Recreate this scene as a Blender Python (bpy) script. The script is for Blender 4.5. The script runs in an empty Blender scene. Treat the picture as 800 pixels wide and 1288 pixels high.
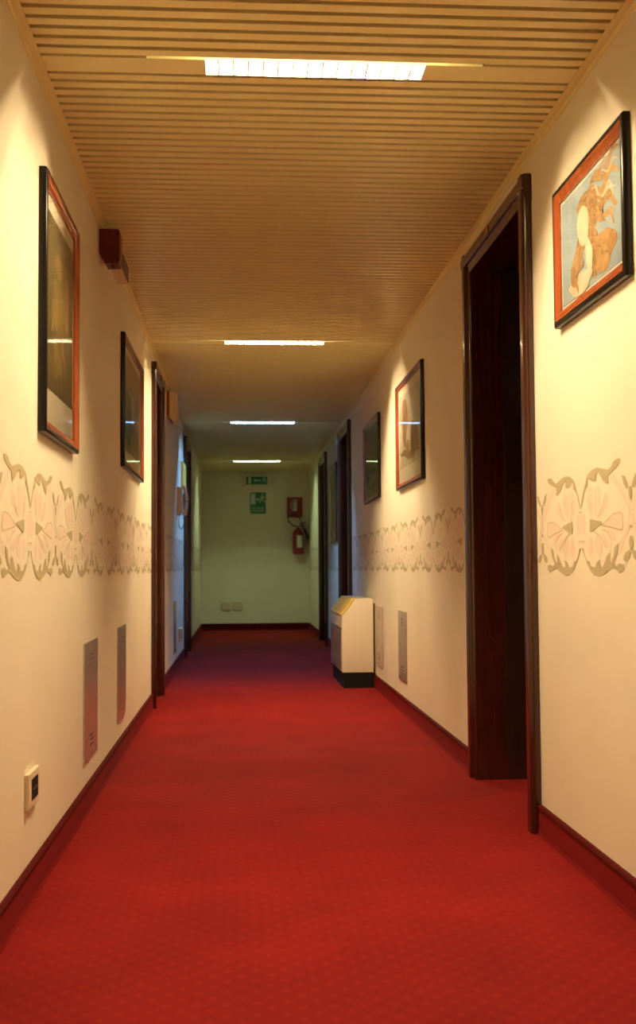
import bpy, bmesh, math, random
from mathutils import Vector, Matrix
from mathutils.geometry import tessellate_polygon
random.seed(4)
C = bpy.context.scene.collection
scn = bpy.context.scene
A, B, H, YE, YB = .5708, .9918, 2.30, 16.12, -2.6     # left wall, right wall, ceiling height, end wall, back wall
PI = math.pi

# ------------------------------------------------------------------ materials
def mat(name, col, rough=.5, metal=0, spec=.5, coat=0, emit=None, es=0):
    m = bpy.data.materials.new(name); m.use_nodes = True
    p = m.node_tree.nodes['Principled BSDF']
    p.inputs['Base Color'].default_value = (*col, 1)
    p.inputs['Roughness'].default_value = rough
    p.inputs['Metallic'].default_value = metal
    p.inputs['Specular IOR Level'].default_value = spec
    p.inputs['Coat Weight'].default_value = coat
    p.inputs['Coat Roughness'].default_value = .08
    if emit:
        p.inputs['Emission Color'].default_value = (*emit, 1)
        p.inputs['Emission Strength'].default_value = es
    return m
def nt(m): return m.node_tree.nodes, m.node_tree.links, m.node_tree.nodes['Principled BSDF']
def coords(N, L, scale=(1,1,1), rot=(0,0,0)):
    t = N.new('ShaderNodeTexCoord'); mp = N.new('ShaderNodeMapping')
    mp.inputs['Scale'].default_value = scale; mp.inputs['Rotation'].default_value = rot
    L.new(t.outputs['Object'], mp.inputs['Vector']); return mp.outputs['Vector']
def ramp(N, L, fac, stops):
    r = N.new('ShaderNodeValToRGB'); e = r.color_ramp.elements
    while len(e) < len(stops): e.new(.5)
    for i, (p, c) in enumerate(stops): e[i].position = p; e[i].color = (*c, 1)
    L.new(fac, r.inputs['Fac']); return r.outputs['Color']
def noise(N, L, vec, scale, detail=3, dist=0):
    n = N.new('ShaderNodeTexNoise'); n.inputs['Scale'].default_value = scale
    n.inputs['Detail'].default_value = detail; n.inputs['Distortion'].default_value = dist
    L.new(vec, n.inputs['Vector']); return n.outputs['Fac']
def bump(N, L, p, h, s=.2, d=.002):
    b = N.new('ShaderNodeBump'); b.inputs['Strength'].default_value = s; b.inputs['Distance'].default_value = d
    L.new(h, b.inputs['Height']); L.new(b.outputs['Normal'], p.inputs['Normal'])

WALLC = (.84, .775, .60)
def wall_mat():
    m = mat('cream_wall_paint', WALLC, .55, spec=.3); N, L, p = nt(m); v = coords(N, L)
    L.new(ramp(N, L, noise(N, L, v, 2.2, 3), [(.3, tuple(c*.965 for c in WALLC)), (.7, tuple(min(1, c*1.03) for c in WALLC))]), p.inputs['Base Color'])
    bump(N, L, p, noise(N, L, v, 260, 4), .12, .001); return m
def carpet_mat():
    m = mat('red_carpet', (.4, .02, .02), .95, spec=.15); N, L, p = nt(m)
    v = coords(N, L, (1,1,1), (0,0,PI/4))
    vo = N.new('ShaderNodeTexVoronoi'); vo.inputs['Scale'].default_value = 23; vo.inputs['Randomness'].default_value = .0
    L.new(v, vo.inputs['Vector'])
    base = ramp(N, L, vo.outputs['Distance'], [(.0, (.315, .022, .010)), (.14, (.275, .0135, .0095)), (.28, (.25, .010, .009)), (.75, (.235, .009, .0085))])
    nz = ramp(N, L, noise(N, L, coords(N, L), 3.0, 4), [(.3, (.86,)*3), (.7, (1.08,)*3)])
    fz = ramp(N, L, noise(N, L, coords(N, L), 420, 2), [(.25, (.72,)*3), (.75, (1.2,)*3)])
    a = N.new('ShaderNodeMixRGB'); a.blend_type = 'MULTIPLY'; a.inputs[0].default_value = 1
    b = N.new('ShaderNodeMixRGB'); b.blend_type = 'MULTIPLY'; b.inputs[0].default_value = 1
    L.new(base, a.inputs[1]); L.new(nz, a.inputs[2]); L.new(a.outputs[0], b.inputs[1]); L.new(fz, b.inputs[2])
    L.new(b.outputs[0], p.inputs['Base Color'])
    bump(N, L, p, noise(N, L, coords(N, L), 500, 2), .5, .003)
    return m
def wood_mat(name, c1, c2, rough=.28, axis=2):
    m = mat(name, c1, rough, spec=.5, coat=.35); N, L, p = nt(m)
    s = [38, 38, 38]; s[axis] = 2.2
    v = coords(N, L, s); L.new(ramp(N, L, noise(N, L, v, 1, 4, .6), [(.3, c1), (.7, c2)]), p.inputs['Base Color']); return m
M = dict(
    wall=wall_mat(), carpet=carpet_mat(),
    skirt=mat('red_carpet_skirting', (.20, .008, .009), .9, spec=.15),
    skirtcap_endshade=mat('dark_red_skirting_edge_and_end_shade', (.085, .006, .006), .85, spec=.1),
    ceil=mat('tan_ceiling_slats', (.89, .79, .38), .33, spec=.5),
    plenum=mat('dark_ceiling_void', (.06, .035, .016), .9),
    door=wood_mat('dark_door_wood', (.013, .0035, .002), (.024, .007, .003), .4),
    casing=wood_mat('mahogany_casing_wood', (.032, .0065, .003), (.050, .010, .004), .22),
    brass=mat('brass', (.75, .48, .18), .25, 1),
    chrome=mat('chrome', (.7, .7, .7), .2, 1),
    white=mat('satin_reflector', (.11, .11, .10), .5),
    louvre=mat('pale_louvre_metal', (.85, .82, .75), .35),
    fdark=mat('black_lacquered_frame', (.008, .006, .005), .3, spec=.35),
    fred=wood_mat('orange_mahogany_frame', (.27, .060, .016), (.38, .095, .026), .18),
    fbrown=wood_mat('brown_frame_wood', (.20, .06, .02), (.28, .09, .03), .22),
    mount=mat('cream_picture_mount', (.88, .80, .62), .7),
    mountw=mat('white_picture_mount', (.85, .80, .70), .7),
    olive=mat('olive_frieze_print', (.51, .44, .26), .6, spec=.3),
    pink=mat('pink_frieze_print', (.84, .69, .55), .6, spec=.3),
    line=mat('tan_frieze_outline', (.66, .54, .36), .6, spec=.3),
    beige=mat('beige_plastic', (.70, .58, .38), .4),
    cream=mat('cream_plastic', (.80, .70, .50), .35),
    black=mat('black_plastic', (.008, .008, .008), .7, spec=.2),
    maroon=mat('dark_red_siren_plastic', (.10, .008, .007), .35),
    grille=mat('grey_brown_grille', (.13, .095, .06), .5),
    panel=mat('satin_steel_cover', (.52, .46, .40), .27, .55),
    heater=mat('cream_enamel', (.74, .66, .50), .38),
    hfront=mat('grey_enamel_front', (.50, .47, .42), .2, .35),
    lid=mat('yellow_enamel_lid', (.80, .58, .13), .4),
    green=mat('safety_green', (.010, .20, .085), .4),
    pict=mat('pale_pictogram', (.60, .72, .62), .5),
    red=mat('fire_red', (.26, .012, .012), .35),
    label=mat('white_label', (.72, .72, .66), .5),
    rubber=mat('black_rubber', (.02, .015, .012), .5),
)
def glass_mat():
    m = bpy.data.materials.new('picture_glass'); m.use_nodes = True; N = m.node_tree.nodes; L = m.node_tree.links
    N.clear(); o = N.new('ShaderNodeOutputMaterial'); mx = N.new('ShaderNodeMixShader'); f = N.new('ShaderNodeFresnel')
    t = N.new('ShaderNodeBsdfTransparent'); g = N.new('ShaderNodeBsdfGlossy'); g.inputs['Roughness'].default_value = .03
    f.inputs['IOR'].default_value = 1.30
    L.new(f.outputs[0], mx.inputs[0]); L.new(t.outputs[0], mx.inputs[1]); L.new(g.outputs[0], mx.inputs[2]); L.new(mx.outputs[0], o.inputs['Surface']); return m
M['glass'] = glass_mat()
def print_mat(name, stops, scale=(3,3,3), dist=1.5, detail=4, seed=0):
    m = mat(name, (.5,.5,.5), .7, spec=.2); N, L, p = nt(m)
    t = N.new('ShaderNodeTexCoord'); mp = N.new('ShaderNodeMapping'); mp.inputs['Scale'].default_value = scale; mp.inputs['Location'].default_value = (seed, seed*1.7, seed*.6)
    L.new(t.outputs['Object'], mp.inputs['Vector'])
    L.new(ramp(N, L, noise(N, L, mp.outputs['Vector'], 1, detail, dist), stops), p.inputs['Base Color']); return m

# ------------------------------------------------------------------ mesh helpers
def box(bm, x0, x1, y0, y1, z0, z1, mi=0):
    v = [bm.verts.new((x, y, z)) for x in (x0, x1) for y in (y0, y1) for z in (z0, z1)]
    for f in ((0,1,3,2), (4,6,7,5), (0,4,5,1), (2,3,7,6), (0,2,6,4), (1,5,7,3)):
        bm.faces.new([v[i] for i in f]).material_index = mi
def bevel(bm, w, seg=2):
    bmesh.ops.remove_doubles(bm, verts=bm.verts, dist=1e-6)
    bmesh.ops.bevel(bm, geom=list(bm.edges), offset=w, segments=seg, profile=.6, affect='EDGES', clamp_overlap=True)
def prism(bm, pts, axis, c0, c1, mi=0):
    """pts in the plane normal to axis, extruded from c0 to c1"""
    def P(p, c):
        q = list(p); q.insert(axis, c); return q
    a = [bm.verts.new(P(p, c0)) for p in pts]; b = [bm.verts.new(P(p, c1)) for p in pts]
    bm.faces.new(a).material_index = mi; bm.faces.new(b[::-1]).material_index = mi
    for i in range(len(pts)):
        j = (i+1) % len(pts); bm.faces.new((a[i], b[i], b[j], a[j])).material_index = mi
def lathe(bm, prof, o, seg=24, axis='z'):
    rings = []
    for r, h in prof:
        ring = []
        for k in range(seg):
            t = 2*PI*k/seg
            d = (r*math.cos(t), r*math.sin(t), h) if axis == 'z' else ((h, r*math.cos(t), r*math.sin(t)) if axis == 'x' else (r*math.cos(t), h, r*math.sin(t)))
            ring.append(bm.verts.new(Vector(o)+Vector(d)))
        rings.append(ring)
    for a, b in zip(rings, rings[1:]):
        for k in range(seg):
            bm.faces.new((a[k], a[(k+1) % seg], b[(k+1) % seg], b[k]))
    bm.faces.new(rings[0][::-1]); bm.faces.new(rings[-1])
def tube(bm, pts, r, seg=8):
    pts = [Vector(p) for p in pts]; rings = []
    rr = r if isinstance(r, (list, tuple)) else [r]*len(pts)
    up = Vector((0, 0, 1))
    for i, p in enumerate(pts):
        t = (pts[min(i+1, len(pts)-1)]-pts[max(i-1, 0)]).normalized()
        n = t.cross(up)
        if n.length < 1e-3: n = t.cross(Vector((0, 1, 0)))
        n.normalize(); up2 = n.cross(t)
        rings.append([bm.verts.new(p+rr[i]*(math.cos(2*PI*k/seg)*n+math.sin(2*PI*k/seg)*up2)) for k in range(seg)])
    for a, b in zip(rings, rings[1:]):
        for k in range(seg): bm.faces.new((a[k], a[(k+1) % seg], b[(k+1) % seg], b[k]))
    bm.faces.new(rings[0][::-1]); bm.faces.new(rings[-1])
def rounded(pts, r, n=4):
    out = []
    for i, p in enumerate(pts):
        p = Vector(p); a = Vector(pts[i-1]); b = Vector(pts[(i+1) % len(pts)])
        da, db = a-p, b-p; q = min(r, da.length*.4, db.length*.4)
        s0, s1 = p+da.normalized()*q, p+db.normalized()*q
        for k in range(n+1):
            t = k/n; out.append(tuple(s0*(1-t)**2+p*2*t*(1-t)+s1*t*t))
    return out
def smooth_path(pts, n=6):
    pts = [Vector(p) for p in pts]; out = []
    for i in range(len(pts)-1):
        p0, p1, p2, p3 = pts[max(i-1, 0)], pts[i], pts[i+1], pts[min(i+2, len(pts)-1)]
        for k in range(n):
            t = k/n
            out.append(.5*((2*p1)+(-p0+p2)*t+(2*p0-5*p1+4*p2-p3)*t*t+(-p0+3*p1-3*p2+p3)*t**3))
    out.append(pts[-1]); return out
def obj(name, bm, mats, parent=None, smooth=False, recalc=True):
    """parts are drawn in world metres and moved into their thing's frame"""
    if recalc: bmesh.ops.recalc_face_normals(bm, faces=bm.faces)
    base = Vector((0, 0, 0))
    if parent is not None:
        q = parent
        while q: base += q.location; q = q.parent
    bmesh.ops.translate(bm, verts=bm.verts, vec=-base)
    me = bpy.data.meshes.new(name); bm.to_mesh(me); bm.free()
    for m in (mats if isinstance(mats, (list, tuple)) else [mats]): me.materials.append(m)
    if smooth:
        for f in me.polygons: f.use_smooth = True
        try: me.set_sharp_from_angle(angle=math.radians(40))
        except Exception: pass
    o = bpy.data.objects.new(name, me); C.objects.link(o)
    if parent is not None: o.parent = parent
    return o
def tag(o, label, cat, group=None):
    o['label'] = label; o['category'] = cat
    if group: o['group'] = group
    return o
def thing(name, label, cat, loc, group=None):
    o = bpy.data.objects.new(name, None); C.objects.link(o); o.location = loc; o.empty_display_size = .05
    return tag(o, label, cat, group)
def struct(name, bm, m):
    o = obj(name, bm, m); o['kind'] = 'structure'; return o
NB = bmesh.new
def sx(side, d): return -A+d if side == 'L' else B-d      # d metres out from the wall, into the corridor

# ------------------------------------------------------------------ doors: outer casing span, opening span
DOORS = [  # side, casing y0,y1, opening y0,y1, niche depth
    ('R', 3.65, 4.70, 3.76, 4.595, .50),
    ('R', 9.86, 10.92, 9.96, 10.82, .45),
    ('R', 12.62, 13.70, 12.72, 13.58, .45),
    ('L', 7.13, 7.94, 7.20, 7.84, .40),
    ('L', 11.15, 12.16, 11.24, 12.06, .40)]
ZH, ZT = 2.132, 2.222      # opening head, casing top

# ------------------------------------------------------------------ shell
bm = NB(); box(bm, -A-.6, B+.7, YB-.1, YE+.1, -.1, 0); struct('floor', bm, M['carpet'])
for side, nm in (('L', 'wall_left'), ('R', 'wall_right')):
    bm = NB(); x0, x1 = sorted((sx(side, 0), sx(side, -.12)))
    y = YB
    for d in sorted([d for d in DOORS if d[0] == side], key=lambda d: d[1]):
        box(bm, x0, x1, y, d[3]-.015, 0, H+.12); box(bm, x0, x1, d[3]-.015, d[4]+.015, ZH+.015, H+.12); y = d[4]+.015
    box(bm, x0, x1, y, YE+.1, 0, H+.12)
    struct(nm, bm, M['wall'])
bm = NB(); box(bm, -A, B, YE, YE+.1, 0, H+.12); struct('wall_end', bm, M['wall'])
bm = NB(); box(bm, -A, B, YB-.1, YB, 0, H+.12); struct('wall_back', bm, M['wall'])

# skirting: red carpet upstand with a darker rounded top edge
for side, nm in (('L', 'baseboard_left'), ('R', 'baseboard_right')):
    bm = NB(); y = YB; spans = []
    for d in sorted([d for d in DOORS if d[0] == side], key=lambda d: d[1]): spans.append((y, d[1])); y = d[2]
    spans.append((y, YE))
    for a, b in spans:
        s = 1 if side == 'L' else -1; w = sx(side, 0)
        prism(bm, [(w, 0), (w+s*.016, 0), (w+s*.012, .012), (w+s*.011, .083), (w, .083)], 1, a, b, 0)
        prism(bm, [(w, .083), (w+s*.014, .083), (w+s*.014, .090), (w+s*.009, .096), (w, .097)], 1, a, b, 1)
    struct(nm, bm, [M['skirt'], M['skirtcap_endshade']])
bm = NB(); box(bm, -A, B, YE-.012, YE, 0, .083); box(bm, -A, B, YE-.014, YE, .083, .097, 1); struct('baseboard_end', bm, [M['skirtcap_endshade'], M['skirtcap_endshade']])  # whole end baseboard takes the dark edge colour, its shadow painted in

# ceiling: cross slats with gaps, broken by a wide strip at every light, void behind
LC = [-.74, 3.078, 6.895, 10.72, 14.60]; SW = .0465; LX0, LX1 = -.100, .531
bm = NB()
def slats(y0, y1):
    n = max(1, round((y1-y0)/.0538)); p = (y1-y0)/n
    for k in range(n):
        a = y0+k*p+.0095; b = y0+(k+1)*p-.0095
        prism(bm, [(a, H), (b, H), (b-.001, H+.018), (a+.001, H+.018)], 0, -A, B)
y = YB
for c in LC:
    slats(y, c-SW-.0065)
    for x0, x1 in ((-A, LX0), (LX1, B)): box(bm, x0, x1, c-SW, c+SW, H, H+.016)
    y = c+SW+.0065
slats(y, YE)
cut = bm
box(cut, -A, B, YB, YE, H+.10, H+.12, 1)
struct('ceiling', cut, [M['ceil'], M['plenum']])
for n, side in ((1, 'L'), (2, 'R')):
    bm = NB(); s = 1 if side == 'L' else -1; w = sx(side, 0)
    prism(bm, [(w, H), (w+s*.026, H), (w+s*.026, H-.003), (w+s*.003, H-.003), (w+s*.003, H-.022), (w, H-.022)], 1, YB, YE)
    struct('trim_%d' % n, bm, M['ceil'])

# ------------------------------------------------------------------ printed frieze on both long walls
F = dict(
top=[(0.001,1.058),(0.016,1.086),(0.038,1.113),(0.065,1.141),(0.104,1.155),(0.153,1.159),(0.201,1.152),(0.247,1.144),(0.275,1.151),(0.293,1.163),(0.32,1.167),(0.347,1.165),(0.335,1.153),(0.308,1.143),(0.269,1.135),(0.246,1.129),(0.25,1.108),(0.233,1.107),(0.205,1.118),(0.188,1.131),(0.165,1.143),(0.149,1.142),(0.145,1.124),(0.127,1.121),(0.09,1.131),(0.067,1.135),(0.07,1.114),(0.044,1.104),(0.03,1.089),(0.011,1.058)],
bot=[(0.003,0.936),(0.026,0.916),(0.05,0.892),(0.08,0.872),(0.123,0.858),(0.165,0.857),(0.218,0.866),(0.253,0.878),(0.275,0.878),(0.308,0.872),(0.329,0.865),(0.361,0.874),(0.356,0.888),(0.32,0.89),(0.303,0.884),(0.276,0.891),(0.305,0.913),(0.321,0.945),(0.29,0.935),(0.277,0.909),(0.258,0.893),(0.252,0.902),(0.25,0.921),(0.227,0.913),(0.202,0.891),(0.184,0.88),(0.161,0.883),(0.168,0.903),(0.137,0.895),(0.124,0.88),(0.087,0.884),(0.076,0.898),(0.05,0.9),(0.032,0.916),(0.02,0.935)],
tri=[(0.083,1.018),(0.081,0.983),(0.106,0.982),(0.143,0.992),(0.186,1.001),(0.186,1.006)],
v1=[(0.355,1.12),(0.378,1.116),(0.397,1.097),(0.403,1.086),(0.389,1.082),(0.366,1.098)],
v2=[(0.408,1.087),(0.415,1.087),(0.415,1.052),(0.410,1.053),(0.402,1.074)],
v3=[(0.405,0.961),(0.415,0.960),(0.415,0.925),(0.404,0.922),(0.399,0.943)],
v4=[(0.354,0.9),(0.378,0.894),(0.399,0.904),(0.410,0.918),(0.402,0.925),(0.379,0.921),(0.361,0.912)],
v5=[(0.406,0.989),(0.415,0.988),(0.415,0.981),(0.406,0.981)])
PK = dict(
ring=[(0.191,0.998),(0.221,1.005),(0.25,1.014),(0.284,1.023),(0.338,1.025),(0.354,1.017),(0.355,0.984),(0.341,0.978),(0.282,0.986),(0.22,0.992)],
p0=[(0.004,1.035),(0.033,1.036),(0.047,1.008),(0.036,0.976),(0.004,0.974)],
p1=[(0.055,1.071),(0.069,1.102),(0.099,1.112),(0.115,1.095),(0.1,1.049),(0.074,1.032)],
p2=[(0.119,1.056),(0.125,1.095),(0.156,1.108),(0.185,1.09),(0.165,1.045),(0.127,1.023)],
p3=[(0.195,1.055),(0.214,1.084),(0.246,1.08),(0.247,1.06),(0.211,1.035),(0.175,1.02),(0.17,1.03)],
p4=[(0.08,0.969),(0.059,0.935),(0.076,0.911),(0.108,0.921),(0.106,0.95),(0.096,0.968)],
p5=[(0.121,0.968),(0.125,0.934),(0.15,0.912),(0.181,0.918),(0.176,0.941),(0.147,0.963)],
p6=[(0.16,0.972),(0.188,0.948),(0.222,0.931),(0.245,0.934),(0.235,0.951),(0.201,0.971)],
p7=[(0.208,0.986),(0.25,0.972),(0.28,0.95),(0.296,0.949),(0.292,0.972),(0.259,0.982)],
p8=[(0.0,0.957),(0.028,0.956),(0.027,0.947),(0.0,0.948)],
s1=[(0.257,1.128),(0.291,1.131),(0.353,1.093),(0.400,1.049),(0.413,1.024),(0.398,1.021),(0.386,1.04),(0.331,1.08)],
s2=[(0.395,1.018),(0.412,1.017),(0.4,0.979),(0.36,0.944),(0.332,0.916),(0.312,0.912),(0.344,0.948),(0.383,0.983)])
LN = [[(0.191,0.998),(0.221,1.005),(0.25,1.014),(0.284,1.023),(0.338,1.025),(0.354,1.017),(0.355,0.984),(0.341,0.978),(0.282,0.986),(0.22,0.992),(0.191,.998)],
      [(0.114,0.981),(0.154,0.972),(0.194,0.952),(0.222,0.932)], [(0.191,0.986),(0.236,0.975),(0.263,0.954),(0.254,0.932)],
      [(0.138,0.973),(0.171,0.953),(0.187,0.925)], [(0,1.055),(.014,1.055)], [(0,1.041),(.014,1.041)], [(0,.957),(.028,.956)],
      [(.10,1.02),(.085,1.06),(.07,1.08)], [(.15,1.02),(.19,1.04),(.22,1.075)]]
def frieze(side, y0):
    bm = NB(); lay = {}
    blocked = [(d[1], d[2]) for d in DOORS if d[0] == side]
    def poly(pts, c, m, d, mi):
        pp = [(c+m*s, z) for s, z in pts]
        if m < 0: pp = pp[::-1]
        lo = min(p[0] for p in pp); hi = max(p[0] for p in pp)
        if lo < YB+.05 or hi > YE-.02: return
        for a, b in blocked:
            if hi > a and lo < b:
                if lo < a-.02: pp = [(min(p[0], a), p[1]) for p in pp]
                elif hi > b+.02: pp = [(max(p[0], b), p[1]) for p in pp]
                else: return
        tri = tessellate_polygon([[Vector((p[0], p[1], 0)) for p in pp]])
        vs = [bm.verts.new((sx(side, d), y, z)) for y, z in pp]
        for t in tri:
            a, b, e = (vs[i] for i in t)
            nrm = (b.co-a.co).cross(e.co-a.co)
            if nrm.length < 1e-9: continue
            if (nrm.x > 0) != (side == 'L'): b, e = e, b
            bm.faces.new((a, b, e)).material_index = mi
    c = y0
    while c > YB: c -= .83
    while c < YE+.5:
        for m in (1, -1):
            for k in PK.values(): poly(k, c, m, .0006, 1)
            for k in F.values(): poly(k, c, m, .0012, 0)
            for l in LN:
                for (a, b), (e, g) in zip(l, l[1:]):
                    dx, dz = e-a, g-b; n = math.hypot(dx, dz); w = .0016; nx, nz = -dz/n*w, dx/n*w
                    poly([(a+nx, b+nz), (e+nx, g+nz), (e-nx, g-nz), (a-nx, b-nz)], c, m, .0009, 2)
        c += .83
    wall = bpy.data.objects['wall_left' if side == 'L' else 'wall_right']
    o = obj('printed_frieze', bm, [M['olive'], M['pink'], M['line']], wall, recalc=False)
frieze('L', 3.05); frieze('R', 3.17)

# ------------------------------------------------------------------ doors
for n, (side, c0, c1, o0, o1, dep) in enumerate(DOORS, 1):
    root = bpy.data.objects.new('door_%d' % n, None); C.objects.link(root); root['kind'] = 'structure'
    root.location = (sx(side, 0), (o0+o1)/2, 0)
    # stepped casing, swept up one side, over and down the other
    pr = .034
    for nm, (a, b, u0, u1) in (('door_jamb', (c0, o0, 0, ZT)), ('door_jamb', (c1, o1, 0, ZT)), ('door_head', (c0, c1, ZH, ZT))):
        bm = NB()
        if nm == 'door_jamb':
            w = b-a
            pts = [(sx(side, 0), a), (sx(side, pr*.7), a), (sx(side, pr), a+w*.12), (sx(side, pr), a+w*.55), (sx(side, pr*.6), a+w*.62),
                   (sx(side, pr*.6), b), (sx(side, -.12), b), (sx(side, -.12), b-w*.12), (sx(side, 0), b-w*.12)]
            prism(bm, rounded(pts, .007), 2, 0, u1)
        else:
            w = ZH-ZT
            pts = [(sx(side, 0), ZT), (sx(side, pr*.75), ZT), (sx(side, pr+.001), ZT+w*.12), (sx(side, pr+.001), ZT+w*.55), (sx(side, pr*.62), ZT+w*.62),
                   (sx(side, pr*.62), ZH), (sx(side, -.12), ZH), (sx(side, -.12), ZH-w*.12), (sx(side, 0), ZH-w*.12)]
            prism(bm, rounded(pts, .007), 1, c0-.0005, c1+.0005)
        obj(nm, bm, M['casing'], root, True)
    # deep dark wooden reveal and the leaf at its back
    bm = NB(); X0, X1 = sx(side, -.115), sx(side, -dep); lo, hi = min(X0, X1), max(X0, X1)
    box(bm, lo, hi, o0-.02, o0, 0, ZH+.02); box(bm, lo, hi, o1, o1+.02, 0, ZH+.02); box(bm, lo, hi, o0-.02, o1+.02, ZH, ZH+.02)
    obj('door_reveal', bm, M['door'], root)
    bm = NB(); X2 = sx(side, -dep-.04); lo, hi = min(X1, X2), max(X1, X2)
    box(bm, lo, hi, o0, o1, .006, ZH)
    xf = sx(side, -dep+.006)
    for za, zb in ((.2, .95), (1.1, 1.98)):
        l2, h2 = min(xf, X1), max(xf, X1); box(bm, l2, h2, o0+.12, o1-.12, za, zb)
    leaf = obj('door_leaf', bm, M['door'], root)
    bm = NB(); s = 1 if side == 'L' else -1
    box(bm, min(X1, X1+s*.006), max(X1, X1+s*.006), o0+.045, o0+.085, .94, 1.16); bevel(bm, .002)
    tube(bm, [(X1, o0+.065, 1.05), (X1+s*.05, o0+.065, 1.05), (X1+s*.055, o0+.09, 1.05), (X1+s*.055, o0+.18, 1.05)], .009)
    h = obj('door_handle', bm, M['brass'], leaf); h['label'] = 'brass lever handle'
    bm = NB(); ym = (c0+c1)/2
    lathe(bm, [(.016, 0), (.017, s*.003), (.013, s*.006)], (sx(side, pr), ym, (ZH+ZT)/2+.012), 20, 'x')
    o = obj('number_plate', bm, M['brass'], root); o['label'] = 'small brass number disc'

# ------------------------------------------------------------------ recessed fluorescent fixtures
names = ['recessed fluorescent ceiling light behind the viewer, nearest end of the corridor',
         'largest and nearest louvred fluorescent light glowing warm white in the slatted ceiling',
         'second louvred ceiling light from the front, a warm white bar',
         'third louvred ceiling light from the front, a short cold bluish white bar',
         'farthest and smallest ceiling light, a greenish white bar just above the exit sign']
WARM = (1, .755, .44)
LIT = [(WARM, 700), (WARM, 1330), (WARM, 1480), ((.34, .74, 1.55), 600), ((.74, 1.0, .60), 290)]
for i, c in enumerate(LC):
    root = thing('ceiling_light', names[i], 'ceiling light', ((LX0+LX1)/2, c, H), 'louvred ceiling lights along the corridor')
    bm = NB()   # inverted white trough
    x0, x1, y0, y1, z0, z1 = LX0-.16, LX1+.16, c-.064, c+SW+.0025, H+.002, H+.090; t = .002
    box(bm, x0, x1, y0, y0+t, z0, z1); box(bm, x0, x1, y1-t, y1, z0, z1)
    box(bm, x0, x0+t, y0, y1, z0, z1); box(bm, x1-t, x1, y0, y1, z0, z1); box(bm, x0, x1, y0, y1, z1, z1+t)
    obj('housing', bm, M['white'], root)
    bm = NB(); ncell = 15; w = (LX1-LX0)/ncell
    for k in range(ncell+1):
        x = LX0+k*w; x = min(max(x, LX0+.003), LX1-.003); box(bm, x-.003, x+.003, c-SW+.001, c+SW-.001, H+.0005, H+.008)
    for yy in (c-SW+.001, c+SW-.001): box(bm, LX0, LX1, yy-.001, yy+.001, H, H+.013)
    obj('louvre', bm, M['louvre'], root)
    col, s = LIT[i]
    bm = NB(); lathe(bm, [(.013, LX0+.012), (.013, LX1-.012)], (0, c, H+.046), 10, 'x')
    # white-hot tube
    obj('fluorescent_tube', bm, mat('lit_tube_%s' % ['warm', 'warm', 'warm', 'cold', 'greenish'][i], (1, 1, 1), .5, emit=col, es=s), root)

# ------------------------------------------------------------------ framed pictures
def ring_frame(bm, side, y0, y1, z0, z1, prof):
    """mitred frame: profile of (inward, outward, material)"""
    rows = []
    for w, d, _ in prof:
        rows.append([bm.verts.new((sx(side, d), y, z)) for y, z in ((y0+w, z0+w), (y1-w, z0+w), (y1-w, z1-w), (y0+w, z1-w))])
    for i in range(len(prof)-1):
        for k in range(4):
            j = (k+1) % 4; bm.faces.new((rows[i][k], rows[i][j], rows[i+1][j], rows[i+1][k])).material_index = prof[i][2]
def picture(side, y0, y1, z0, z1, label, fw, dp, mats, mats_mount, mount, prnt, shapes=()):
    fw *= .85
    root = thing('framed_picture', label, 'picture', (sx(side, 0), (y0+y1)/2, z0), 'framed pictures on the corridor walls')
    bm = NB()
    ring_frame(bm, side, y0, y1, z0, z1, [(0, 0.001, 0), (0, dp*.75, 0), (fw*.08, dp*.93, 0), (fw*.22, dp, 0), (fw*.38, dp*.96, 1),
        (fw*.62, dp*.72, 1), (fw*.66, dp*.76, 1), (fw*.85, dp*.60, 1), (fw, dp*.55, 1), (fw, .002, 1)])
    obj('frame', bm, mats, root, True)
    mw = mount   # (sides, top, bottom)
    bm = NB(); e = fw*.9
    a, b = sorted((sx(side, .002), sx(side, dp*.30))); box(bm, a, b, y0+e, y1-e, z0+e, z1-e)
    obj('mount', bm, mats_mount, root)
    py0, py1, pz0, pz1 = y0+fw+mw[0], y1-fw-mw[0], z0+fw+mw[2], z1-fw-mw[1]
    bm = NB(); a, b = sorted((sx(side, dp*.30), sx(side, dp*.36))); box(bm, a, b, py0, py1, pz0, pz1)
    pr = obj('print', bm, prnt, root)
    for li, (poly, m) in enumerate(shapes):      # plain painted shapes on the print, fractions of its width and height
        bm = NB(); dd = dp*.36+.0003+.0001*li
        vs = [bm.verts.new((sx(side, dd), py0+(py1-py0)*(u if side == 'L' else 1-u), pz0+(pz1-pz0)*v)) for u, v in poly]
        f = bm.faces.new(vs); bmesh.ops.triangulate(bm, faces=[f], ngon_method='EAR_CLIP')
        obj('painted_shape', bm, m, pr)
    bm = NB(); xg = sx(side, dp*.50)   # one pane surface facing the corridor
    q = [(xg, y0+e, z0+e), (xg, y1-e, z0+e), (xg, y1-e, z1-e), (xg, y0+e, z1-e)]
    bm.faces.new([bm.verts.new(p) for p in (q if side == 'L' else q[::-1])])
    obj('glass', bm, M['glass'], root, recalc=False)
    return root
def blob(cx, cy, rx, ry, n=20, wob=.12, rot=0, ph=0):
    o = []
    for k in range(n):
        t = 2*PI*k/n; r = 1+wob*math.sin(3*t+ph)+wob*.6*math.sin(5*t+2*ph)
        x, y = rx*r*math.cos(t), ry*r*math.sin(t)
        o.append((cx+x*math.cos(rot)-y*math.sin(rot), cy+x*math.sin(rot)+y*math.cos(rot)))
    return o
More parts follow.
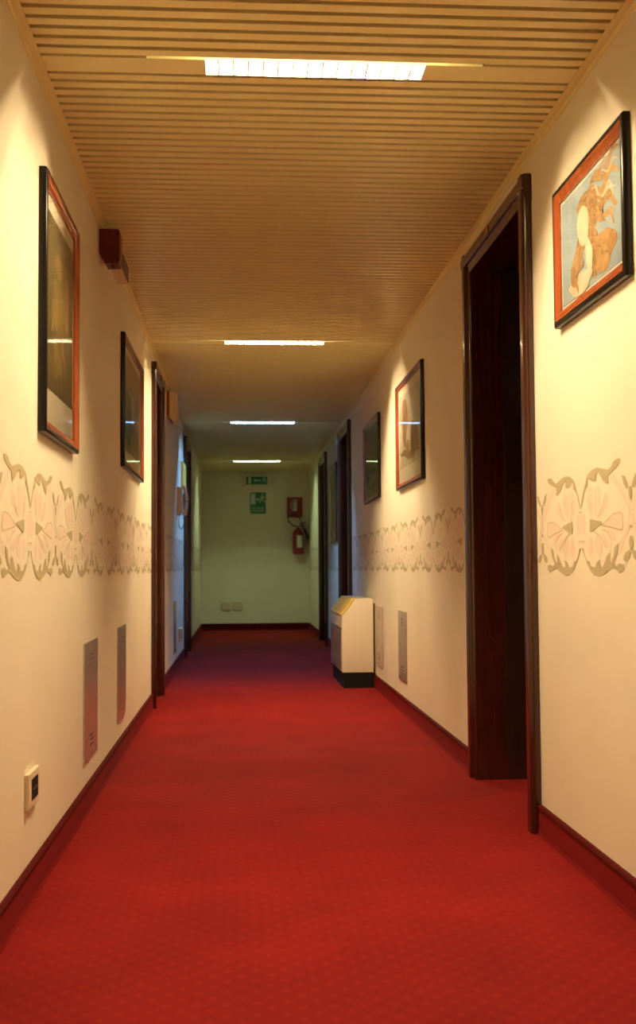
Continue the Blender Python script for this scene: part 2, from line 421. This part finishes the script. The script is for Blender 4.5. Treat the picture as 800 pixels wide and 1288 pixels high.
def wave(x0, y0, x1, y1, w, amp, n=12, ph=0, cyc=1.5):
    L_, R_ = [], []; dx, dy = x1-x0, y1-y0; l = math.hypot(dx, dy); nx, ny = -dy/l, dx/l
    for k in range(n+1):
        t = k/n; o = amp*math.sin(ph+t*2*PI*cyc); ww = w*(.25+.75*math.sin(PI*min(1, t*1.02)))
        L_.append((x0+dx*t+nx*(o+ww), y0+dy*t+ny*(o+ww))); R_.append((x0+dx*t+nx*(o-ww), y0+dy*t+ny*(o-ww)))
    return L_+R_[::-1]
ochre = print_mat('ochre_paint', [(.3, (.20, .11, .045)), (.5, (.44, .29, .14)), (.62, (.27, .16, .07)), (.75, (.48, .35, .18))], (24, 24, 24), 1.5, 5, 3)
gold = print_mat('golden_paint', [(.3, (.52, .34, .14)), (.7, (.36, .20, .08))], (22, 22, 22), 1, 5, 5)
flesh = print_mat('cream_paint', [(.3, (.58, .46, .32)), (.7, (.66, .56, .42))], (8, 8, 8), 1, 3, 7)
slate = print_mat('grey_blue_paint', [(.3, (.27, .35, .38)), (.7, (.38, .45, .45))], (5, 5, 5), 1.5, 4, 2)
olived = print_mat('dark_olive_paint', [(.3, (.11, .095, .04)), (.7, (.20, .16, .07))], (6, 6, 6), 1.5, 4, 1)
oliveg = print_mat('old_gold_paint', [(.3, (.36, .26, .08)), (.7, (.22, .16, .055))], (9, 9, 9), 1, 4, 9)
beigep = print_mat('misty_beige_paint', [(.25, (.42, .32, .20)), (.45, (.68, .58, .44)), (.6, (.74, .68, .58)), (.8, (.40, .30, .18))], (5, 5, 5), 1.2, 5, 11)
brownp = print_mat('brown_paint', [(.3, (.30, .17, .07)), (.7, (.45, .28, .12))], (10, 10, 10), 1, 4, 13)
greenp = print_mat('dark_green_paint', [(.3, (.02, .06, .045)), (.7, (.05, .12, .08))], (6, 6, 6), 1, 4, 15)
skyp = print_mat('dusky_grey_paint', [(.3, (.10, .11, .12)), (.7, (.18, .18, .17))], (4, 4, 4), 1, 4, 17)
tanp = print_mat('tan_paint', [(.3, (.24, .18, .09)), (.7, (.36, .27, .14))], (7, 7, 7), 1, 4, 19)

picture('R', 2.70, 3.335, 1.617, 2.040, 'large picture nearest on the right wall, ochre shapes on pale blue, orange wood frame', .052, .024,
        [M['fdark'], M['fred']], M['mountw'], (.010, .010, .010), slate,
        [(blob(.50, .66, .22, .24, wob=.10, ph=1), ochre), (wave(.36, .62, .22, .05, .09, .03, cyc=1), ochre), (wave(.48, .55, .62, .04, .10, .03, cyc=.8), ochre),
         (wave(.50, .86, .99, .97, .050, .05), ochre), (wave(.52, .78, .99, .80, .045, .06, ph=1), gold), (wave(.56, .70, .97, .55, .05, .05, ph=2), ochre),
         (wave(.55, .82, .90, .62, .025, .05, ph=.5), flesh), (wave(.60, .62, .92, .40, .035, .04, ph=1.3), gold), (blob(.74, .22, .17, .18, wob=.14, ph=.8), gold),
         (wave(.58, .93, .80, .99, .02, .02), gold), (wave(.66, .74, .95, .70, .012, .04, ph=2.5), flesh), (wave(.70, .88, .97, .88, .012, .03, ph=.5), flesh),
         (blob(.40, .60, .10, .19, wob=.04, rot=.1), flesh), (wave(.46, .46, .52, .10, .055, .012, cyc=.6), flesh), (blob(.34, .09, .20, .10, wob=.1), flesh),
         (wave(.40, .30, .22, .12, .03, .03), ochre), (wave(.62, .30, .84, .12, .015, .02), ochre), (wave(.30, .78, .44, .86, .02, .02), gold), (wave(.60, .85, .78, .45, .018, .03, ph=3), brownp),
         (wave(.48, .80, .62, .60, .015, .02, ph=1), brownp), (wave(.16, .30, .30, .02, .03, .02), brownp)])
picture('L', 3.150, 3.790, 1.275, 2.035, 'tall picture nearest on the left wall, dark olive print in cream mount', .044, .026,
        [M['fdark'], M['fred']], M['mount'], (.022, .050, .105), olived,
        [(blob(.48, .76, .14, .075, wob=.05), oliveg), (blob(.46, .52, .20, .16, wob=.15, ph=1), oliveg), (wave(.35, .60, .20, .34, .05, .02), oliveg),
         (blob(.40, .20, .16, .11, wob=.2, ph=2), oliveg), (wave(.55, .45, .70, .15, .04, .03), brownp), (blob(.75, .60, .08, .20, wob=.1), brownp)])
picture('L', 5.300, 6.335, 1.376, 2.022, 'wide picture on the left wall just before the open mahogany doorway, black edged frame', .045, .024,
        [M['fdark'], M['fred']], M['mount'], (.03, .03, .06), tanp,
        [(blob(.3, .35, .25, .28, wob=.2, ph=1), greenp), (blob(.7, .30, .22, .24, wob=.2, ph=2), brownp), (wave(.05, .62, .95, .70, .05, .03), slate), (blob(.5, .5, .09, .16), flesh)])
picture('R', 5.880, 6.860, 1.360, 2.010, 'misty beige print in cream mount, second picture from the front on the right wall', .042, .024,
        [M['fdark'], M['fred']], M['mount'], (.055, .050, .090), beigep,
        [(blob(.28, .62, .13, .33, wob=.15, ph=1), brownp), (blob(.72, .30, .18, .22, wob=.2, ph=2), brownp), (wave(.05, .18, .95, .12, .06, .03), tanp), (blob(.52, .42, .06, .22, wob=.1), flesh), (blob(.40, .22, .08, .14), gold)])
picture('R', 7.760, 8.690, 1.382, 1.988, 'dark green and grey picture on the right wall above the cream heater', .034, .024,
        [M['fdark'], M['fbrown']], M['mount'], (.010, .010, .010), skyp,
        [([(0, .28), (.3, .34), (.6, .30), (1, .38), (1, .62), (.8, .55), (.5, .60), (.2, .50), (0, .56)], greenp), ([(0, 0), (1, 0), (1, .36), (.6, .27), (.3, .30), (0, .24)], tanp),
         (wave(.1, .1, .9, .18, .04, .02), greenp)])
picture('R', 11.25, 12.07, 1.157, 1.975, 'farthest picture on the right wall, narrow gilt frame between the two dark doorways', .05, .026,
        [M['fdark'], M['fbrown']], M['mount'], (.03, .03, .03), tanp, [(blob(.5, .5, .25, .3), brownp), (blob(.45, .55, .12, .2), flesh)])
picture('L', 10.62, 11.08, 1.66, 1.915, 'small gold framed picture above the wall telephone on the left wall', .03, .028,
        [M['lid'], M['lid']], M['mount'], (.01, .01, .01), tanp, [(blob(.5, .5, .3, .3), olived)])

# ------------------------------------------------------------------ satin metal cover plates low on the walls
def cover(side, y0, y1, z0, z1, label, rounded=False):
    root = thing('wall_access_cover', label, 'wall panel', (sx(side, 0), (y0+y1)/2, z0), 'tall metal covers low on the walls')
    bm = NB(); a, b = sorted((sx(side, .0005), sx(side, .006)))
    pts = [(y0, z0), (y1, z0), (y1, z1), (y0, z1)]
    if rounded: pts = [(y0, z0), (y1-.10, z0), (y1-.03, z0+.02), (y1, z0+.06), (y1, z1), (y0, z1)]
    prism(bm, pts, 0, a, b); bevel(bm, .0015, 1)
    obj('cover_plate', bm, M['panel'], root)
    for zz in (z1-.05, z1-.068, z1-.086, z0+.088, z0+.070, z0+.052):
        bm = NB(); a, b = sorted((sx(side, .0055), sx(side, .0068))); ym = (y0+y1)/2; box(bm, a, b, ym-.045, ym+.045, zz-.003, zz+.003); obj('vent_slot', bm, M['grille'], root)
cover('L', 4.075, 4.450, .178, .616, 'tall satin metal cover low on the left wall, nearer one, beside the wall socket')
cover('L', 5.190, 5.530, .172, .616, 'second tall satin metal cover low on the left wall, closer to the doorway', True)
cover('R', 6.615, 6.950, .188, .616, 'tall satin metal cover low on the right wall, nearer of the two before the heater')
cover('R', 7.720, 8.110, .180, .610, 'tall metal cover low on the right wall, right next to the heater')
cover('L', 9.450, 9.800, .165, .610, 'far tall metal cover low on the left wall beyond the mahogany doorway')

# ------------------------------------------------------------------ sockets
def socket(side, y0, y1, z0, z1, label, dp=.013):
    root = thing('wall_socket', label, 'socket', (sx(side, 0), (y0+y1)/2, z0), 'flush sockets low on the left wall')
    bm = NB(); a, b = sorted((sx(side, 0), sx(side, dp))); box(bm, a, b, y0, y1, z0, z1); bevel(bm, .003)
    obj('faceplate', bm, M['cream'], root)
    w, h = y1-y0, z1-z0
    bm = NB(); a, b = sorted((sx(side, dp-.001), sx(side, dp+.0015))); box(bm, a, b, y0+w*.22, y1-w*.18, z0+h*.2, z1-h*.2); bevel(bm, .001, 1)
    ins = obj('socket_insert', bm, M['black'], root)
    for k in (.36, .5, .64):
        bm = NB(); lathe(bm, [(.004, 0), (.004, .001 if side == 'L' else -.001)], (sx(side, dp+.0015), y0+w*k, (z0+z1)/2), 12, 'x'); obj('pin_hole', bm, M['grille'], ins)
socket('L', 2.995, 3.145, .250, .345, 'cream wall socket with black insert low on the near left wall')
socket('L', 10.18, 10.33, .225, .345, 'small far wall socket on the left wall below the telephone', .03)

# blank plates on the end wall
for x0, x1, lab in ((-.288, -.151, 'left one of two blank beige plates on the end wall above the skirting'), (-.122, .027, 'right one of two blank beige plates on the end wall above the skirting')):
    root = thing('blank_plate', lab, 'wall plate', ((x0+x1)/2, YE, .283), 'pair of blank plates on the end wall')
    bm = NB(); box(bm, x0, x1, YE-.012, YE, .283, .403); bevel(bm, .003); obj('backing_frame', bm, M['beige'], root)
    bm = NB(); box(bm, x0+.014, x1-.014, YE-.015, YE-.011, .297, .389); bevel(bm, .002, 1); obj('blank_insert', bm, M['beige'], root)

# ------------------------------------------------------------------ siren box, grille box, emergency light on the left wall
root = thing('alarm_siren', 'dark red alarm siren box high on the left wall under the slatted ceiling', 'alarm', (-A, 4.535, 2.13))
bm = NB(); prism(bm, [(-A, 2.268), (-.494, 2.268), (-.489, 2.262), (-.489, 2.135), (-.494, 2.129), (-.545, 2.127), (-A, 2.172)], 1, 4.49, 4.585); obj('siren_body', bm, M['maroon'], root)
bm = NB(); box(bm, -.4895, -.486, 4.505, 4.57, 2.145, 2.25); bevel(bm, .001, 1); obj('siren_lens', bm, M['red'], root)
bm = NB(); lathe(bm, [(.006, 0), (.006, -.010)], (-.52, 4.53, 2.128), 12, 'z'); obj('indicator', bm, M['maroon'], root)
root = thing('vent_box', 'shallow cream box with grey grille on the left wall just behind the red siren', 'vent', (-A, 5.0, 2.215))
bm = NB(); box(bm, -A, -.523, 4.83, 5.17, 2.216, 2.297); bevel(bm, .002, 1); obj('vent_casing', bm, M['beige'], root)
bm = NB(); box(bm, -.5235, -.520, 4.838, 5.162, 2.222, 2.291); g = obj('grille', bm, M['grille'], root)
for k in range(6):
    bm = NB(); z = 2.228+k*.0112; box(bm, -.5205, -.518, 4.842, 5.158, z, z+.0025); obj('grille_bar', bm, M['panel'], g)
root = thing('emergency_light', 'beige rectangular emergency light box high on the left wall past the mahogany doorway', 'emergency light', (-A, 8.75, 2.03))
bm = NB(); prism(bm, [(-A, 2.265), (-.549, 2.268), (-.549, 2.040), (-A, 2.085)], 1, 8.60, 8.90); obj('gap_shadow_backing', bm, M['fbrown'], root)  # brown backing paints in the dark shadow gap behind the beige box
bm = NB(); prism(bm, [(-.549, 2.262), (-.492, 2.262), (-.486, 2.255), (-.486, 2.045), (-.492, 2.036), (-.520, 2.030), (-.549, 2.060)], 1, 8.60, 8.90); obj('diffuser', bm, M['beige'], root)

# ------------------------------------------------------------------ wall telephone
root = thing('wall_telephone', 'beige wall telephone with a hanging cord loop on the far left wall', 'telephone', (-A, 10.0, 1.36))
bm = NB(); prism(bm, [(-A, 1.37), (-A+.035, 1.37), (-A+.055, 1.42), (-A+.048, 1.60), (-A+.03, 1.62), (-A, 1.62)], 1, 9.93, 10.10); bevel(bm, .004); obj('telephone_base', bm, M['cream'], root, True)
bm = NB(); tube(bm, smooth_path([(-A+.052, 9.98, 1.615), (-A+.075, 9.98, 1.60), (-A+.088, 9.98, 1.50), (-A+.078, 9.98, 1.40), (-A+.055, 9.98, 1.375)]), [.020]*6+[.013]*13+[.020]*6, 10)
hs = obj('handset', bm, M['cream'], root, True)
bm = NB(); tube(bm, smooth_path([(-A+.024, 9.96, 1.39), (-A+.020, 9.955, 1.33), (-A+.022, 9.95, 1.27), (-A+.040, 9.95, 1.245), (-A+.060, 9.96, 1.27), (-A+.064, 9.97, 1.33), (-A+.060, 9.975, 1.38)]), .0035, 6)
obj('cord', bm, M['rubber'], root, True)
bm = NB(); box(bm, -A+.052, -A+.058, 10.02, 10.08, 1.44, 1.56); obj('keypad', bm, M['grille'], root)

# ------------------------------------------------------------------ fan coil heater on the right
root = thing('fan_coil_heater', 'cream floor heater with sloped yellow lid and black plinth against the right wall', 'heater', (.86, 8.66, 0))
y0, y1 = 8.17, 9.13; xf, xb = .742, B-.017
bm = NB(); prism(bm, [(xf, .115), (xb, .115), (xb, .656), (.842, .656), (xf, .530)], 1, y0, y1); bevel(bm, .004)
obj('casing', bm, M['heater'], root, True)
bm = NB(); box(bm, .752, xb, y0+.008, y1-.02, 0, .1145); obj('plinth', bm, M['black'], root)
bm = NB(); box(bm, xf-.006, xf+.001, y0+.012, y1-.012, .13, .425); bevel(bm, .002, 1); obj('front_panel', bm, M['hfront'], root)
bm = NB(); box(bm, xf-.002, xf+.001, y0+.012, y1-.012, .426, .440); obj('panel_groove', bm, M['grille'], root)
n = Vector((-.126, 0, .100)).normalized()
def S(t, o): return (xf+.100*t+n.x*o, .530+.126*t+n.z*o)
bm = NB(); prism(bm, [S(.02, .001), S(.98, .001), S(.98, .012), S(.02, .012)], 1, y0-.004, y1+.004); bevel(bm, .002, 1); ld = obj('sloped_lid', bm, M['lid'], root); ld['label'] = 'yellow enamelled sloping lid'
for k in range(5):
    t = .25+.12*k; bm = NB(); prism(bm, [S(t, .0115), S(t+.03, .0115), S(t+.03, .0135), S(t, .0135)], 1, y0+.08, y1-.08); obj('lid_rib', bm, M['lid'], ld)
bm = NB(); box(bm, xb, B, y0+.03, y1-.03, .16, .62); obj('wall_bracket', bm, M['grille'], root)

# ------------------------------------------------------------------ signs on the end wall
def man(x, z, s, flip=1):
    """running figure as a few polygons"""
    f = flip*s
    P = lambda q: [(x+a*f, z+b*s) for a, b in q]
    head = [(x+.02*f+.085*s*math.cos(t*PI/5), z+.42*s+.085*s*math.sin(t*PI/5)) for t in range(10)]
    return [head, P([(-.10, .30), (.10, .30), (.14, .0), (-.06, -.02)]), P([(-.10, .30), (-.30, .18), (-.28, .10), (-.08, .20)]), P([(.10, .28), (.28, .12), (.24, .05), (.08, .18)]),
            P([(-.06, .0), (.06, .0), (-.16, -.22), (-.32, -.40), (-.38, -.34), (-.22, -.18)]), P([(.04, .02), (.14, .0), (.24, -.18), (.42, -.16), (.42, -.24), (.20, -.28)])]
def flat(name, polys, y, m, parent, th=.001):
    bm = NB()
    for p in polys: prism(bm, p, 1, y-th, y)
    return obj(name, bm, m, parent)
def rect(x0, x1, z0, z1): return [(x0, z0), (x1, z0), (x1, z1), (x0, z1)]
root = thing('exit_sign', 'green exit light box with arrow and running figure at the top of the end wall', 'exit sign', (.25, YE, 2.074))
bm = NB(); box(bm, .039, .466, YE-.06, YE, 2.074, 2.247); bevel(bm, .004); obj('light_box', bm, M['cream'], root)
ps = flat('green_panel', [rect(.078, .388, 2.106, 2.222)], YE-.0602, M['green'], root)
flat('door_pictogram', [rect(.112, .152, 2.116, 2.212)], YE-.0613, M['pict'], ps)
flat('arrow_pictogram', [[(.185, 2.164), (.215, 2.192), (.215, 2.174), (.29, 2.174), (.29, 2.154), (.215, 2.154), (.215, 2.136)]], YE-.0613, M['pict'], ps)
flat('running_figure', man(.345, 2.168, .10, -1), YE-.0613, M['pict'], ps)
root = thing('evacuation_sign', 'green emergency exit sign with white door, arrow and running figure below the exit light', 'sign', (.25, YE, 1.681))
bm = NB(); box(bm, .136, .366, YE-.004, YE, 1.681, 1.993); ps = obj('sign_plate', bm, M['green'], root)
flat('door_pictogram', [rect(.150, .215, 1.815, 1.975)], YE-.0045, M['pict'], ps)
flat('arrow_pictogram', [[(.222, 1.89), (.245, 1.915), (.245, 1.90), (.285, 1.90), (.285, 1.88), (.245, 1.88), (.245, 1.865)]], YE-.0045, M['pict'], ps)
flat('running_figure', man(.318, 1.89, .155, -1), YE-.0045, M['pict'], ps)
flat('text_lines', [rect(.165, .215, 1.758, 1.772), rect(.225, .285, 1.758, 1.772), rect(.295, .335, 1.758, 1.772), rect(.155, .235, 1.724, 1.738), rect(.245, .345, 1.724, 1.738), rect(.150, .352, 1.700, 1.704)], YE-.0045, M['pict'], ps)
root = thing('fire_extinguisher_sign', 'red fire extinguisher sign above the extinguisher on the end wall', 'sign', (.787, YE, 1.622))
bm = NB(); box(bm, .672, .902, YE-.004, YE, 1.622, 1.922); ps = obj('sign_plate', bm, M['red'], root)
arc = [(.80-.075*math.cos(t), 1.80+.085*math.sin(t)) for t in [x*.25-1.0 for x in range(9)]]
arc += [(.80-.064*math.cos(t), 1.80+.074*math.sin(t)) for t in [x*.25-1.0 for x in range(9)][::-1]]
flat('extinguisher_pictogram', [rect(.765, .820, 1.720, 1.845), rect(.778, .808, 1.850, 1.872), rect(.770, .832, 1.876, 1.886), arc], YE-.0045, M['pict'], ps)
flat('text_lines', [rect(.700, .780, 1.655, 1.668), rect(.790, .875, 1.655, 1.668)], YE-.0045, M['grille'], ps)

root = thing('fire_extinguisher', 'red fire extinguisher with black hose and white label hung on the end wall', 'fire extinguisher', (.828, YE-.11, 1.08))
cx, cy = .828, YE-.11
bm = NB(); lathe(bm, [(.060, 1.085), (.076, 1.095), (.078, 1.12), (.078, 1.37), (.070, 1.41), (.045, 1.445), (.022, 1.458), (.020, 1.480)], (cx, cy, 0), 28); obj('cylinder', bm, M['red'], root, True)
bm = NB(); lathe(bm, [(.021, 1.478), (.021, 1.510), (.012, 1.515)], (cx, cy, 0), 16); box(bm, cx-.012, cx+.012, cy-.02, cy+.02, 1.50, 1.53); v = obj('valve', bm, M['chrome'], root)
bm = NB(); tube(bm, [(cx, cy, 1.515), (cx+.06, cy-.01, 1.535), (cx+.11, cy-.01, 1.55)], .007); tube(bm, [(cx, cy, 1.50), (cx+.06, cy-.01, 1.495), (cx+.10, cy-.01, 1.50)], .006); obj('squeeze_handle', bm, M['rubber'], v)
bm = NB(); tube(bm, smooth_path([(cx, cy-.01, 1.49), (cx-.07, cy-.02, 1.505), (cx-.135, cy-.02, 1.56), (cx-.140, cy-.02, 1.62), (cx-.08, cy-.03, 1.655), (cx-.01, cy-.04, 1.64), (cx+.04, cy-.06, 1.56), (cx+.07, cy-.07, 1.46), (cx+.10, cy-.07, 1.38)]), .0095, 8); obj('hose', bm, M['rubber'], root, True)
bm = NB(); tube(bm, [(cx+.070, cy-.06, 1.47), (cx+.10, cy-.06, 1.42), (cx+.145, cy-.06, 1.30)], [.014, .016, .032], 14); obj('discharge_horn', bm, M['rubber'], root, True)
bm = NB()
seg = 10; rr = .0788; vs = []
for k in range(seg+1):
    t = math.radians(-125+70*k/seg+20); vs.append([bm.verts.new((cx+rr*math.cos(t), cy+rr*math.sin(t), z)) for z in (1.185, 1.36)])
for a, b in zip(vs, vs[1:]): bm.faces.new((a[0], b[0], b[1], a[1]))
obj('paper_label', bm, M['label'], root, True)
bm = NB(); box(bm, cx-.02, cx+.02, YE-.045, YE, 1.25, 1.46); tube(bm, [(cx-.06, YE-.045, 1.40), (cx+.06, YE-.045, 1.40)], .006); obj('wall_bracket', bm, M['rubber'], root)

# ------------------------------------------------------------------ camera
h, f, yaw, pi_, ro = .8832, 1393.06, .0698, .0508, -.0069
fw = Vector((math.sin(yaw)*math.cos(pi_), math.cos(yaw)*math.cos(pi_), math.sin(pi_)))
r = Vector((math.cos(yaw), -math.sin(yaw), 0)); u = r.cross(fw)
r2 = r*math.cos(ro)+u*math.sin(ro); u2 = -r*math.sin(ro)+u*math.cos(ro)
cam = bpy.data.cameras.new('camera'); co = bpy.data.objects.new('camera', cam); C.objects.link(co)
mt = Matrix((r2, u2, -fw)).transposed().to_4x4(); mt.translation = (0, 0, h); co.matrix_world = mt
cam.sensor_fit = 'VERTICAL'; cam.sensor_height = 36; cam.sensor_width = 24; cam.lens = f/1288*36; cam.clip_start = .05
cam.dof.use_dof = True; cam.dof.focus_distance = 4.2; cam.dof.aperture_fstop = 4.8
scn.camera = co
w = bpy.data.worlds.new('world'); scn.world = w; w.use_nodes = True
w.node_tree.nodes['Background'].inputs[0].default_value = (0, 0, 0, 1)
scn.view_settings.view_transform = 'Standard'; scn.view_settings.look = 'None'; scn.view_settings.exposure = 0; scn.view_settings.gamma = 1; scn.view_settings.use_curve_mapping = False
